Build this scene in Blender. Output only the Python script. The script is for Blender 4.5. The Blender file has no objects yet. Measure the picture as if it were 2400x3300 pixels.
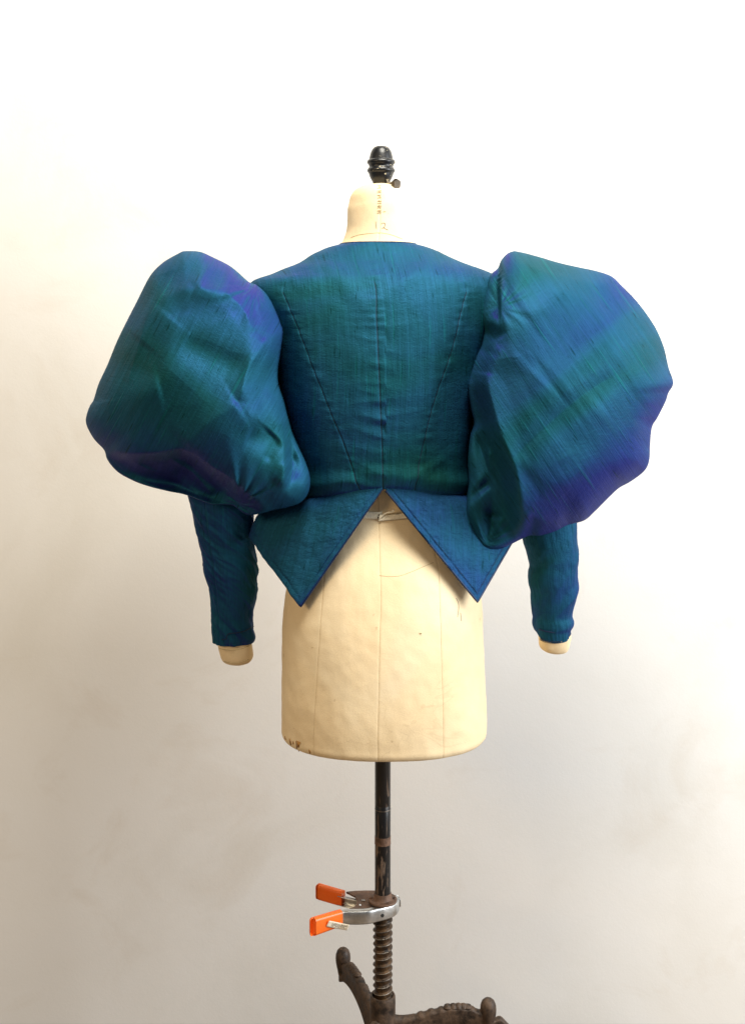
import bpy, math, random
import numpy as np
from mathutils import Vector
random.seed(4)
R = math.radians
# ------------------------------------------------------------------ camera
S, D, ZC, PYH, PXC = 0.0005, 1.9, 1.375, 1050.0, 1200.0      # metres per photo pixel on the pole's plane, camera distance, eye height
sc = bpy.context.scene
col = sc.collection
cd = bpy.data.cameras.new('camera'); cam = bpy.data.objects.new('camera', cd); col.objects.link(cam)
cam.location = (0, -D, ZC); cam.rotation_euler = (R(90), 0, 0)
cd.sensor_fit = 'HORIZONTAL'; cd.sensor_width = 36; cd.lens = 36*D/(2400*S)
cd.shift_y = -(1650-PYH)/2400; cd.clip_start = 0.05; cd.clip_end = 60
sc.camera = cam
# ------------------------------------------------------------------ light
w = bpy.data.worlds.new('World'); sc.world = w; w.use_nodes = True
bg = w.node_tree.nodes['Background']; bg.inputs[0].default_value = (1.0, 0.97, 0.93, 1); bg.inputs[1].default_value = 0.115
def area(name, loc, target, size, power, color, size_y=None):
    l = bpy.data.lights.new(name, 'AREA'); l.energy = power; l.color = color; l.size = size
    if size_y: l.shape = 'RECTANGLE'; l.size_y = size_y
    o = bpy.data.objects.new(name, l); col.objects.link(o); o.location = loc
    o.rotation_euler = (Vector(target)-Vector(loc)).to_track_quat('-Z', 'Y').to_euler()
    return o
area('window_light', (2.7, -1.15, 1.75), (0.1, 0.15, 1.15), 1.2, 92, (0.95, 0.98, 1.0), 2.3)
area('ceiling_light', (0.30, -0.80, 3.0), (0.22, 0.30, 1.7), 0.9, 52, (1.0, 0.955, 0.85))
area('room_light', (-2.2, -2.3, 2.2), (-0.1, 0.1, 1.15), 0.9, 26, (1.0, 0.74, 0.44))
vs = sc.view_settings
vs.view_transform = 'Standard'; vs.look = 'None'; vs.gamma = 1; vs.exposure = 0.40; vs.use_curve_mapping = False

# ------------------------------------------------------------------ helpers
def P(px, py, Y=0.0):
    k = (D+Y)/D
    return ((px-PXC)*S*k, Y, ZC-(py-PYH)*S*k)
def srgb(r, g, b):
    f = lambda c: (c/12.92 if c <= 0.04045 else ((c+0.055)/1.055)**2.4)
    return (f(r/255), f(g/255), f(b/255), 1)
def tag(o, label, cat, group=None):
    o['label'] = label; o['category'] = cat
    if group: o['group'] = group
def empty(name, loc):
    o = bpy.data.objects.new(name, None); o.location = loc; o.empty_display_size = 0.05; col.objects.link(o); return o
def mesh_obj(name, verts, faces, mat, parent=None, uv=None, smooth=True, warp=None):
    me = bpy.data.meshes.new(name)
    me.from_pydata([tuple(map(float, v)) for v in verts], [], faces)
    if uv is not None:
        ul = me.uv_layers.new(name='UVMap')
        vi = np.zeros(len(me.loops), dtype=np.int64); me.loops.foreach_get('vertex_index', vi)
        ul.data.foreach_set('uv', np.asarray(uv, dtype=np.float32)[vi].ravel())
    if warp is not None:
        at = me.attributes.new('warp', 'FLOAT_VECTOR', 'POINT')
        wv = np.asarray(warp, dtype=np.float32)
        if wv.ndim == 1: wv = np.tile(wv, (len(verts), 1))
        at.data.foreach_set('vector', wv.ravel())
    if smooth: me.polygons.foreach_set('use_smooth', [True]*len(me.polygons))
    me.materials.append(mat); me.update()
    o = bpy.data.objects.new(name, me); col.objects.link(o)
    if parent:
        o.parent = parent
        pl = Vector((0, 0, 0)); q = parent
        while q: pl += q.location; q = q.parent
        o.location = -pl if parent.parent is None else (0, 0, 0)
    return o
def gridfaces(n, m, cu=False, cv=False, off=0):
    f = []
    for i in range(n if cu else n-1):
        for j in range(m if cv else m-1):
            a, b = i*m+j, ((i+1) % n)*m+j; c, d = ((i+1) % n)*m+(j+1) % m, i*m+(j+1) % m
            f.append((a+off, d+off, c+off, b+off))
    return f
class MB:
    def __init__(s): s.v = []; s.f = []
    def add(s, v, f): o = len(s.v); s.v += [tuple(p) for p in v]; s.f += [tuple(i+o for i in q) for q in f]
    def tube(s, pts, r, n=8, cap=True):
        pts = [Vector(p) for p in pts]; rs = r if isinstance(r, (list, tuple)) else [r]*len(pts)
        v = []; prev = None
        for i, p in enumerate(pts):
            t = (pts[min(i+1, len(pts)-1)]-pts[max(i-1, 0)]).normalized()
            if prev is None:
                u = t.cross(Vector((0.3, 0.2, 1))); u = u if u.length > 1e-4 else t.cross(Vector((1, 0, 0)))
            else: u = prev-t*prev.dot(t)
            u.normalize(); prev = u; ww = t.cross(u)
            for k in range(n):
                a = 2*math.pi*k/n; v.append(p+(u*math.cos(a)+ww*math.sin(a))*rs[i])
        f = gridfaces(len(pts), n, False, True)
        if cap: f += [tuple(range(n)), tuple(range(len(v)-1, len(v)-n-1, -1))]
        s.add(v, f)
    def lathe(s, rows, c=(0, 0), n=48, cap=True):
        v = []
        for z, r in rows:
            for k in range(n):
                a = 2*math.pi*k/n; v.append((c[0]+r*math.cos(a), c[1]+r*math.sin(a), z))
        f = gridfaces(len(rows), n, False, True)
        if cap: f += [tuple(range(n)), tuple(range(len(v)-1, len(v)-n-1, -1))]
        s.add(v, f)
    def box(s, c, x, y, z):
        c, x, y, z = Vector(c), Vector(x), Vector(y), Vector(z)
        v = [c+x*i+y*j+z*k for i in (-1, 1) for j in (-1, 1) for k in (-1, 1)]
        s.add(v, [(0, 1, 3, 2), (4, 6, 7, 5), (0, 4, 5, 1), (2, 3, 7, 6), (0, 2, 6, 4), (1, 5, 7, 3)])
    def build(s, name, mat, parent=None, smooth=True, bevel=0, sub=0):
        o = mesh_obj(name, s.v, s.f, mat, parent, smooth=smooth)
        if bevel:
            b = o.modifiers.new('bevel', 'BEVEL'); b.width = bevel; b.segments = 2; b.limit_method = 'ANGLE'
        if smooth and not sub:
            try: o.data.set_sharp_from_angle(angle=R(50))
            except Exception: pass
        return o
# vectorised value noise
def _h(i, j, k):
    n = (i*374761393+j*668265263+k*1274126177) & 0x7fffffff
    n = ((n ^ (n >> 13))*1274126177) & 0x7fffffff
    return ((n ^ (n >> 16)) & 0xffff)/65535.0
def noise(x, y, z=0.0):
    x, y, z = np.broadcast_arrays(np.asarray(x, float), np.asarray(y, float), np.asarray(z, float))
    i, j, k = np.floor(x).astype(np.int64), np.floor(y).astype(np.int64), np.floor(z).astype(np.int64)
    fx, fy, fz = x-i, y-j, z-k
    s = lambda t: t*t*t*(t*(t*6-15)+10)
    sx, sy, sz = s(fx), s(fy), s(fz)
    L = lambda a, b, t: a+(b-a)*t
    def g(a, b, e):
        h1 = _h(i+a, j+b, k+e)*2*math.pi; h2 = _h(i+a+57, j+b+113, k+e+7)*2-1; r = np.sqrt(1-h2*h2)
        return r*np.cos(h1)*(fx-a)+r*np.sin(h1)*(fy-b)+h2*(fz-e)
    r = L(L(L(g(0, 0, 0), g(1, 0, 0), sx), L(g(0, 1, 0), g(1, 1, 0), sx), sy),
          L(L(g(0, 0, 1), g(1, 0, 1), sx), L(g(0, 1, 1), g(1, 1, 1), sx), sy), sz)
    return np.clip(r*1.7, -1, 1)
def ridged(x, y, z=0.0): return 1-2*np.abs(noise(x, y, z))
def sst(a, b, x):
    t = np.clip((x-a)/(b-a), 0, 1); return t*t*(3-2*t)
def poly_dist(px, py, pl):
    """distance to a polyline, signed side (+ on the right hand when y runs down), parameter 0..1"""
    best = np.full(px.shape, 1e9); sg = np.zeros(px.shape); par = np.zeros(px.shape); n = len(pl)-1
    for i in range(n):
        ax, ay = pl[i]; bx, by = pl[i+1]; dx, dy = bx-ax, by-ay; L2 = dx*dx+dy*dy
        t = np.clip(((px-ax)*dx+(py-ay)*dy)/L2, 0, 1)
        qx, qy = ax+t*dx, ay+t*dy; d = np.hypot(px-qx, py-qy)
        m = d < best; best = np.where(m, d, best)
        sg = np.where(m, np.sign(dx*(py-ay)-dy*(px-ax)), sg); par = np.where(m, (i+t)/n, par)
    return best, sg, par
def smooth_line(pl, k=8):
    pl = [np.array(p, float) for p in pl]; out = []
    for i in range(len(pl)-1):
        p0, p1, p2, p3 = pl[max(i-1, 0)], pl[i], pl[i+1], pl[min(i+2, len(pl)-1)]
        for j in range(k):
            t = j/k; out.append(0.5*((2*p1)+(-p0+p2)*t+(2*p0-5*p1+4*p2-p3)*t*t+(-p0+3*p1-3*p2+p3)*t**3))
    return out+[pl[-1]]
V = 2400/1649.0                                             # overview pixels -> photo pixels

# ------------------------------------------------------------------ materials
class NT:
    def __init__(s, name):
        s.m = bpy.data.materials.new(name); s.m.use_nodes = True; s.t = s.m.node_tree; s.N = s.t.nodes
        s.b = s.N['Principled BSDF']
    def n(s, kind, **kw):
        nd = s.N.new('ShaderNode'+kind)
        for k, v in kw.items():
            if k.startswith('i_'):
                key = k[2:]; key = int(key) if key.isdigit() else key.replace('_', ' ')
                if hasattr(v, 'is_linked') or isinstance(v, bpy.types.NodeSocket): s.t.links.new(v, nd.inputs[key])
                else: nd.inputs[key].default_value = v
            else: setattr(nd, k, v)
        return nd
    def l(s, a, b): s.t.links.new(a, b)
    def math(s, op, a, b=None, c=None, clamp=False):
        nd = s.N.new('ShaderNodeMath'); nd.operation = op; nd.use_clamp = clamp
        for i, q in enumerate((a, b, c)):
            if q is None: continue
            if isinstance(q, bpy.types.NodeSocket): s.l(q, nd.inputs[i])
            else: nd.inputs[i].default_value = q
        return nd.outputs[0]
    def vmath(s, op, a, b=None, scale=None):
        nd = s.N.new('ShaderNodeVectorMath'); nd.operation = op
        for i, q in enumerate((a, b)):
            if q is None: continue
            if isinstance(q, bpy.types.NodeSocket): s.l(q, nd.inputs[i])
            else: nd.inputs[i].default_value = q
        if scale is not None: s.l(scale, nd.inputs['Scale'])
        return nd
    def mapv(s, vec, scale, loc=(0, 0, 0)):
        return s.n('Mapping', i_Vector=vec, i_Scale=scale, i_Location=loc).outputs[0]
    def noise(s, vec, scale=1.0, detail=2.0, rough=0.5, dist=0.0):
        return s.n('TexNoise', i_Vector=vec, i_Scale=scale, i_Detail=detail, i_Roughness=rough, i_Distortion=dist).outputs[0]
    def ramp(s, fac, stops, interp='LINEAR'):
        r = s.n('ValToRGB'); r.color_ramp.interpolation = interp; e = r.color_ramp.elements
        while len(e) < len(stops): e.new(0.5)
        for el, (p, c) in zip(e, stops): el.position = p; el.color = c if len(c) == 4 else (*c, 1)
        s.l(fac, r.inputs[0]); return r.outputs[0]
    def mix(s, f, a, b, blend='MIX'):
        nd = s.n('Mix', data_type='RGBA', blend_type=blend)
        for k, q in ((0, f), (6, a), (7, b)):
            if isinstance(q, bpy.types.NodeSocket): s.l(q, nd.inputs[k])
            else: nd.inputs[k].default_value = q
        return nd.outputs[2]
    def bump(s, h, dist, strength=1.0, normal=None):
        nd = s.n('Bump', i_Height=h, i_Distance=dist, i_Strength=strength)
        if normal is not None: s.l(normal, nd.inputs['Normal'])
        return nd.outputs[0]
    def gray(g): return (g, g, g, 1)
def G(g): return (g, g, g, 1)

def silk(name, wrinkle=1.0, bias=0.0, seed=(0, 0, 0), sheen_wave=None, big_scale=(5.5, 8.5)):
    """changeable (shot) silk: green-teal one way of the thread, violet the other; slubs run along V of the UV"""
    t = NT(name)
    uv = t.n('UVMap', uv_map='UVMap').outputs[0]
    geo = t.n('NewGeometry')
    fine = t.noise(t.mapv(uv, (560, 17, 1)), 1, 3, 0.65)
    thread = t.noise(t.mapv(uv, (150, 5, 1), (3, 7, 0)), 1, 3, 0.6)
    slub = t.ramp(t.noise(t.mapv(uv, (260, 34, 1), (11, 3, 0)), 1, 1, 0.4), [(0.685, G(0)), (0.76, G(1))])
    slub2 = t.ramp(t.noise(t.mapv(uv, (190, 10, 1), (5, 13, 0)), 1, 1, 0.4), [(0.715, G(0)), (0.78, G(1))])
    slub = t.math('MAXIMUM', slub, slub2)
    slubl = t.ramp(t.noise(t.mapv(uv, (160, 9, 1), (1, 31, 0)), 1, 1, 0.4), [(0.66, G(0)), (0.76, G(1))])
    crink = t.noise(t.mapv(uv, (110, 200, 1)), 1, 4, 0.66, 0.6)
    pull = t.noise(t.mapv(uv, (75, 7, 1), (9, 2, 0)), 1, 3, 0.6, 0.5)
    big = t.noise(t.mapv(uv, (*big_scale, 1), seed), 1, 2, 0.45, 0.5)
    bh = t.math('ADD', t.math('MULTIPLY', fine, 0.5), t.math('MULTIPLY', crink, 0.75*wrinkle))
    bh = t.math('ADD', bh, t.math('MULTIPLY', slubl, 0.35))
    bh = t.math('ADD', bh, t.math('MULTIPLY', pull, 0.9))
    nrm = t.bump(bh, 0.0013, 0.8)
    soft = t.bump(t.math('ADD', crink, pull), 0.0012, 0.4*wrinkle)
    # yarn seen depends on how the cloth tilts along its own thread
    wv = t.n('Attribute', attribute_name='warp').outputs['Vector']
    wn = t.vmath('DOT_PRODUCT', wv, soft).outputs['Value']
    proj = t.vmath('SUBTRACT', wv, t.vmath('SCALE', soft, None, wn).outputs[0]).outputs[0]
    tang = t.vmath('NORMALIZE', proj).outputs[0]
    c1 = t.vmath('DOT_PRODUCT', tang, geo.outputs['Incoming']).outputs['Value']
    face = t.math('ABSOLUTE', t.vmath('DOT_PRODUCT', soft, geo.outputs['Incoming']).outputs['Value'])
    graze = t.math('SUBTRACT', 1.0, face)
    f = t.math('ADD', t.math('ADD', t.math('MULTIPLY', c1, 0.10), t.math('MULTIPLY', t.math('MULTIPLY', c1, c1), 0.65)), t.math('MULTIPLY', t.math('POWER', graze, 2.0), 0.25))
    f = t.math('ADD', f, t.math('MULTIPLY', t.math('SUBTRACT', big, 0.5), 1.15))
    if sheen_wave:
        vv = t.n('SeparateXYZ', i_0=uv).outputs[1]
        vv = t.math('ADD', vv, t.math('MULTIPLY', t.math('SUBTRACT', t.noise(t.mapv(uv, (7, 5, 1), (2, 8, 0)), 1, 2, 0.5), 0.5), 0.13))
        sw = t.math('COSINE', t.math('MULTIPLY', t.math('SUBTRACT', vv, sheen_wave[0]), 2*math.pi/sheen_wave[1]))
        f = t.math('ADD', f, t.math('MULTIPLY', sw, sheen_wave[2]))  # violet sheen bands that shift with view, put into the base colour
    f = t.math('ADD', f, t.math('MULTIPLY', t.math('SUBTRACT', thread, 0.5), 0.20))
    f = t.math('ADD', f, 0.36+bias, clamp=True)
    base = t.ramp(f, [(0.0, (0.007, 0.058, 0.054)), (0.22, (0.009, 0.075, 0.100)), (0.48, (0.013, 0.080, 0.153)),
                      (0.74, (0.015, 0.054, 0.172)), (1.0, (0.021, 0.031, 0.182))])
    base = t.mix(t.math('MULTIPLY', slub, 0.6), base, (0.001, 0.022, 0.020, 1))
    base = t.mix(t.math('MULTIPLY', slubl, 0.28), base, (0.006, 0.15, 0.14, 1))
    streak = t.ramp(t.math('ADD', t.math('MULTIPLY', fine, 0.6), t.math('MULTIPLY', thread, 0.4)), [(0.30, G(0.72)), (0.68, G(1.18))])
    base = t.mix(1.0, base, streak, 'MULTIPLY')
    t.l(base, t.b.inputs['Base Color'])
    t.b.inputs['Specular Tint'].default_value = (0.16, 0.34, 0.62, 1)
    t.b.inputs['Metallic'].default_value = 0.28; t.b.inputs['Roughness'].default_value = 0.55
    t.b.inputs['Specular IOR Level'].default_value = 0.12
    t.b.inputs['Anisotropic'].default_value = 0.4
    t.l(t.n('Tangent', direction_type='UV_MAP', uv_map='UVMap').outputs[0], t.b.inputs['Tangent'])
    t.l(nrm, t.b.inputs['Normal'])
    return t.m
M = {}
M['silk'] = silk('shot_silk', 1.0, -0.03); M['silk_sheen_bands'] = silk('sheen_banded_silk', 1.0, -0.01, (2, 4, 0), (0.972, 0.225, 0.17), (3.0, 7.5)); M['silk_crinkled'] = silk('crinkled_shot_silk', 1.8, 0.16, (3, 1, 0)); M['silk_bodice'] = silk('bodice_shot_silk', 1.2, -0.11, (7, 2, 0)); M['silk_sleeve'] = silk('sleeve_shot_silk', 1.0, 0.10, (1, 9, 0))
def plain(name, c, rough=0.6, metal=0.0, bumps=None):
    t = NT(name); t.b.inputs['Base Color'].default_value = c; t.b.inputs['Roughness'].default_value = rough; t.b.inputs['Metallic'].default_value = metal
    co = t.n('TexCoord').outputs['Object']
    nz = t.noise(co, 260, 3, 0.6)
    t.l(t.mix(1.0, c, t.ramp(nz, [(0.25, G(0.8)), (0.75, G(1.15))]), 'MULTIPLY'), t.b.inputs['Base Color'])
    t.l(t.bump(nz, 0.0005, 0.3), t.b.inputs['Normal'])
    return t.m
M['silk_edge'] = plain('silk_piping', (0.004, 0.022, 0.075, 1), 0.5, 0.2)
M['thread'] = plain('navy_thread', (0.003, 0.02, 0.05, 1), 0.7)

def canvas(name, stains=True):
    t = NT(name)
    co = t.n('TexCoord').outputs['Object']
    tint = t.noise(co, 5.5, 4, 0.55, 0.6)
    c = t.ramp(tint, [(0.3, (0.79, 0.61, 0.37)), (0.52, (0.83, 0.67, 0.43)), (0.75, (0.85, 0.72, 0.50))])
    weave = t.noise(t.mapv(co, (700, 700, 900)), 1, 2, 0.6)
    c = t.mix(1.0, c, t.ramp(weave, [(0.25, G(0.92)), (0.75, G(1.05))]), 'MULTIPLY')
    # tide lines of old water stains: thin rings where a slow noise crosses a level
    a = t.noise(co, 9, 3, 0.55, 0.8)
    ring = t.ramp(a, [(0.492, G(0)), (0.503, G(1)), (0.512, G(0))])
    where = t.ramp(t.noise(t.mapv(co, (1, 1, 1), (4.2, 1, 2)), 5, 1), [(0.47, G(0)), (0.6, G(1))])
    c = t.mix(t.math('MULTIPLY', t.math('MULTIPLY', ring, where), 0.17), c, (0.36, 0.24, 0.10, 1))
    fox = t.ramp(t.noise(co, 75, 1, 0.3), [(0.77, G(0)), (0.82, G(1))])
    c = t.mix(t.math('MULTIPLY', fox, 0.35), c, (0.30, 0.17, 0.06, 1))
    t.l(c, t.b.inputs['Base Color']); t.b.inputs['Roughness'].default_value = 0.85
    t.b.inputs['Specular IOR Level'].default_value = 0.2
    h = t.math('ADD', t.math('MULTIPLY', weave, 0.35), t.math('MULTIPLY', t.noise(co, 55, 3, 0.6), 0.9))
    t.l(t.bump(h, 0.0011, 0.55), t.b.inputs['Normal'])
    return t.m
M['canvas'] = canvas('aged_canvas')
M['tape'] = plain('cotton_tape', (0.86, 0.80, 0.64, 1), 0.85)
M['canvas_thread'] = plain('tan_thread', (0.42, 0.32, 0.16, 1), 0.8)
M['seam_thread'] = plain('cream_thread', (0.56, 0.43, 0.25, 1), 0.8)
M['glue'] = plain('brown_glue', (0.30, 0.14, 0.025, 1), 0.35)
M['pencil'] = plain('pencil_line', (0.22, 0.18, 0.15, 1), 0.7)

def chipped(name, paint, under, amount, stretch, rough):
    t = NT(name); co = t.n('TexCoord').outputs['Object']
    chips = t.noise(t.mapv(co, (150, 150, 150/stretch)), 1, 4, 0.62, 0.4)
    chips2 = t.noise(t.mapv(co, (38, 38, 38/stretch), (2, 5, 1)), 1, 2, 0.5)
    k = t.math('ADD', t.math('MULTIPLY', chips, 0.65), t.math('MULTIPLY', chips2, 0.35))
    m = t.ramp(k, [(amount, G(0)), (amount+0.012, G(1))])
    sh = t.noise(co, 60, 3)
    u = t.ramp(sh, [(0.3, tuple(x*0.6 for x in under[:3])), (0.7, under[:3])])
    t.l(t.mix(m, paint, u), t.b.inputs['Base Color'])
    t.l(t.ramp(m, [(0, G(rough)), (1, G(0.75))]), t.b.inputs['Roughness'])
    t.l(t.bump(t.math('SUBTRACT', t.math('MULTIPLY', chips, 0.25), m), 0.0007, 0.6), t.b.inputs['Normal'])
    return t.m
M['black_pole'] = chipped('chipped_black_paint', (0.006, 0.006, 0.007, 1), (0.17, 0.115, 0.08), 0.530, 9, 0.32)
M['black_wood'] =  chipped('black_lacquered_wood', (0.005, 0.0055, 0.007, 1), (0.60, 0.52, 0.34), 0.615, 0.8, 0.34)
def rusty(name, a, b, metal=0.35, rough=0.6):
    t = NT(name); co = t.n('TexCoord').outputs['Object']
    n1 = t.noise(co, 70, 5, 0.65, 0.3); n2 = t.noise(co, 420, 2, 0.6)
    t.l(t.mix(t.ramp(n1, [(0.36, G(0)), (0.66, G(1))]), a, b), t.b.inputs['Base Color'])
    t.l(t.ramp(n1, [(0.3, G(rough-0.18)), (0.7, G(rough+0.15))]), t.b.inputs['Roughness'])
    t.b.inputs['Metallic'].default_value = metal
    t.l(t.bump(t.math('ADD', n1, t.math('MULTIPLY', n2, 0.4)), 0.0016, 0.7), t.b.inputs['Normal'])
    return t.m
M['rust'] = rusty('rusted_iron', (0.085, 0.048, 0.032, 1), (0.20, 0.115, 0.075, 1), 0.3)
M['cast_iron'] = rusty('brown_cast_iron', (0.020, 0.014, 0.011, 1), (0.115, 0.072, 0.046, 1), 0.35)
M['dark_iron'] = rusty('oily_dark_iron', (0.014, 0.010, 0.008, 1), (0.10, 0.052, 0.02, 1), 0.5, 0.45)
M['thread_edge'] = rusty('worn_thread_crest', (0.10, 0.085, 0.07, 1), (0.24, 0.21, 0.18, 1), 0.8, 0.4)
M['bolt'] = rusty('brown_bolt', (0.05, 0.04, 0.03, 1), (0.13, 0.10, 0.07, 1), 0.7, 0.45)
def zinc():
    t = NT('zinc_plate'); co = t.n('TexCoord').outputs['Object']
    n1 = t.noise(co, 45, 4, 0.6); n2 = t.noise(t.mapv(co, (60, 400, 900)), 1, 2)
    t.l(t.ramp(n1, [(0.3, (0.42, 0.44, 0.45)), (0.7, (0.66, 0.67, 0.67))]), t.b.inputs['Base Color'])
    t.b.inputs['Metallic'].default_value = 1.0
    t.l(t.ramp(n1, [(0.3, G(0.26)), (0.7, G(0.42))]), t.b.inputs['Roughness'])
    t.l(t.bump(n2, 0.0004, 0.3), t.b.inputs['Normal'])
    return t.m
M['zinc'] = zinc()
def vinyl():
    t = NT('orange_vinyl'); co = t.n('TexCoord').outputs['Object']
    n1 = t.noise(co, 38, 3)
    t.l(t.ramp(n1, [(0.3, (0.86, 0.125, 0.006)), (0.7, (0.93, 0.165, 0.012))]), t.b.inputs['Base Color'])
    t.b.inputs['Roughness'].default_value = 0.33; t.b.inputs['Subsurface Weight'].default_value = 0.05
    t.l(t.bump(t.noise(co, 160, 2), 0.0006, 0.25), t.b.inputs['Normal'])
    return t.m
M['orange'] = vinyl()
M['paper'] = plain('worn_paper_label', (0.80, 0.72, 0.58, 1), 0.5)
M['ink'] = plain('label_ink', (0.05, 0.04, 0.03, 1), 0.6)
M['hole_shade'] = plain('bore_shade_black', (0.01, 0.01, 0.01, 1), 0.8)
def wallmat():
    t = NT('white_plaster'); co = t.n('TexCoord').outputs['Object']
    n1 = t.noise(co, 2.3, 5, 0.6, 0.6)
    c = t.ramp(n1, [(0.34, (0.76, 0.745, 0.71)), (0.5, (0.80, 0.79, 0.765)), (0.68, (0.815, 0.81, 0.795))])
    sm = t.ramp(t.noise(t.mapv(co, (1, 1, 1.3), (3, 1, 5)), 3.6, 6, 0.62, 1.1), [(0.56, G(0)), (0.72, G(1))])
    c = t.mix(t.math('MULTIPLY', sm, 0.32), c, (0.66, 0.60, 0.52, 1))
    t.l(c, t.b.inputs['Base Color']); t.b.inputs['Roughness'].default_value = 0.8
    h = t.math('ADD', t.noise(co, 230, 3, 0.6), t.math('MULTIPLY', t.noise(co, 25, 3), 1.2))
    t.l(t.bump(h, 0.0010, 0.2), t.b.inputs['Normal'])
    return t.m
M['wall'] = wallmat()
def floormat():
    t = NT('worn_floor'); co = t.n('TexCoord').outputs['Object']
    n1 = t.noise(t.mapv(co, (3, 30, 1)), 1, 4)
    t.l(t.ramp(n1, [(0.3, (0.13, 0.09, 0.055)), (0.7, (0.20, 0.14, 0.09))]), t.b.inputs['Base Color'])
    t.b.inputs['Roughness'].default_value = 0.55
    return t.m
M['floor'] = floormat()

# ------------------------------------------------------------------ setting
WY = 0.42
m = MB(); m.box((0, WY+0.06, 1.6), (3.2, 0, 0), (0, 0.06, 0), (0, 0, 1.6)); o = m.build('wall', M['wall'], smooth=False)
o['kind'] = 'structure'; o['label'] = 'white plastered wall behind the dress form'
m = MB(); m.box((0, -1.6, -0.03), (3.2, 0, 0), (0, 2.02, 0), (0, 0, 0.03)); o = m.build('floor', M['floor'], smooth=False)
o['kind'] = 'structure'; o['label'] = 'brown floor under the stand'

# ------------------------------------------------------------------ dress form
PX0 = 1233.0                                               # pole axis in the photo
X0 = (PX0-PXC)*S
form = empty('dress_form', (X0, 0, 0))
tag(form, 'cream canvas dressmaker form with black finial on a rusty iron stand', 'dress form')
def vz(v): return ZC-(v*V-PYH)*S
def vx(v): return (v*V-PXC)*S
class Prof:
    """horizontal sections: z, centre x, half width, depth to the back (camera side), depth to the front"""
    def __init__(s, rows, n=2.3):
        rows = sorted(rows); s.z = [r[0] for r in rows]; s.d = [[r[i] for r in rows] for i in range(1, 5)]; s.n = n
    def at(s, z): return [np.interp(z, s.z, q) for q in s.d]
    def pt(s, th, z, off=0.0):
        cx, a, b, f = s.at(z); sn, cs = np.sin(th), np.cos(th); e = 2.0/s.n
        x = cx+(a+off)*np.sign(sn)*np.abs(sn)**e
        y = np.where(cs > 0, -(b+off), (f+off))*np.abs(cs)**e
        return x, y, z
    def hit(s, px, py, off=0.0):
        Y = -0.1
        for _ in range(60):
            x, _, z = P(px, py, Y); cx, a, b, f = s.at(z); q = max(-1, min(1, (x-cx)/(a+off)))
            Y = .6*Y+.4*(-(b+off)*(1-abs(q)**s.n)**(1/s.n))
        th = math.copysign(math.asin(min(1, abs(q)**(s.n/2))), q)
        return th, z
def smooth_rows(rows, k=6):
    rows = sorted(rows); out = smooth_line(rows, k); return [tuple(r) for r in out]
def panel(name, prof, lseam, rseam, zb, zt, mat, parent, nu, nv, off=0.0, wr=None, roll=0.0016, rollw=0.004, zfade=None, warp=(0, 0, 1)):
    """one sewn panel between two seam curves th(z)"""
    u = np.linspace(0, 1, nu); u = (u+.8*(.5-.5*np.cos(u*math.pi)))/1.8; u = u[:, None]; r = np.linspace(0, 1, nv)[None, :]
    z = zb(0.0)+0*u+(zt(0.0)-zb(0.0))*r
    for _ in range(3):
        th = lseam(z)*(1-u)+rseam(z)*u
        z = zb(th)+(zt(th)-zb(th))*r
    x, y, z = prof.pt(th, z, off)
    xl, yl, _ = prof.pt(lseam(z), z, off); xr, yr, _ = prof.pt(rseam(z), z, off)
    d = np.minimum(np.hypot(x-xl, y-yl), np.hypot(x-xr, y-yr))
    o2 = -roll*np.exp(-(d/rollw)**2)*(1 if zfade is None else sst(zfade[1], zfade[0], z))
    if wr is not None: o2 = o2+wr(x, y, z, th, d)
    x, y, z = prof.pt(th, z, off+o2)
    v = np.stack([x, y, z], -1).reshape(-1, 3)
    uv = np.stack([x+.25*y, z], -1).reshape(-1, 2)
    return mesh_obj(name, v, gridfaces(nu, nv), mat, parent, uv=uv, warp=warp)

zbase = 0.717
frows = []
for v, l, r, b, f in [(800, 640, 1040, .118, .13), (900, 650, 1035, .112, .125), (1000, 662, 1028, .098, .11), (1100, 680, 1018, .090, .10), (1150, 676, 1022, .092, .105),
                      (1200, 662, 1036, .102, .11), (1260, 643, 1055, .116, .118), (1340, 629, 1066, .128, .125), (1420, 626, 1070, .134, .13), (1500, 624.5, 1072, .137, .13),
                      (1560, 624, 1075, .137, .13), (1600, 624.5, 1076, .135, .13)]:
    frows.append((vz(v), (vx(l)+vx(r))/2, (vx(r)-vx(l))/2, b, f))
cxb, ab, bb, fb = frows[-1][1:]
CR = .013
for dz, dr in [(CR*(1-math.cos(R(q))), CR*(1-math.sin(R(q)))) for q in (8, 16, 24, 32, 40, 48, 56, 64, 72, 80)]+[(0, CR)]:
    frows.append((zbase+dz, cxb, ab-dr, bb-dr, fb-dr))
fprof = Prof([q for q in frows if q[0] >= zbase], 2.35)
fprof_d = Prof(smooth_rows([q for q in frows if q[0] > zbase+CR*.99])+[q for q in frows if zbase <= q[0] <= zbase+CR*.99], 2.35)
def seam_from_px(prof, pts, off=0.0):
    q = sorted([prof.hit(a*V, b*V, off)[::-1] for a, b in pts])
    q = smooth_line(q, 6); zz = [a[0] for a in q]; tt = [a[1] for a in q]
    return lambda z: np.interp(z, zz, tt)
fs_c = seam_from_px(fprof_d, [(836, 1090), (840, 1200), (843, 1340), (840, 1450), (838, 1560), (836, 1640)])
fs_l = seam_from_px(fprof_d, [(728, 1150), (716, 1290), (708, 1400), (701, 1500), (695, 1600), (693, 1640)])
fs_r = seam_from_px(fprof_d, [(948, 1120), (966, 1240), (974, 1340), (978, 1460), (981, 1560), (982, 1635)])
cst = lambda a: (lambda z: np.full(np.shape(z), a, float))
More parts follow.
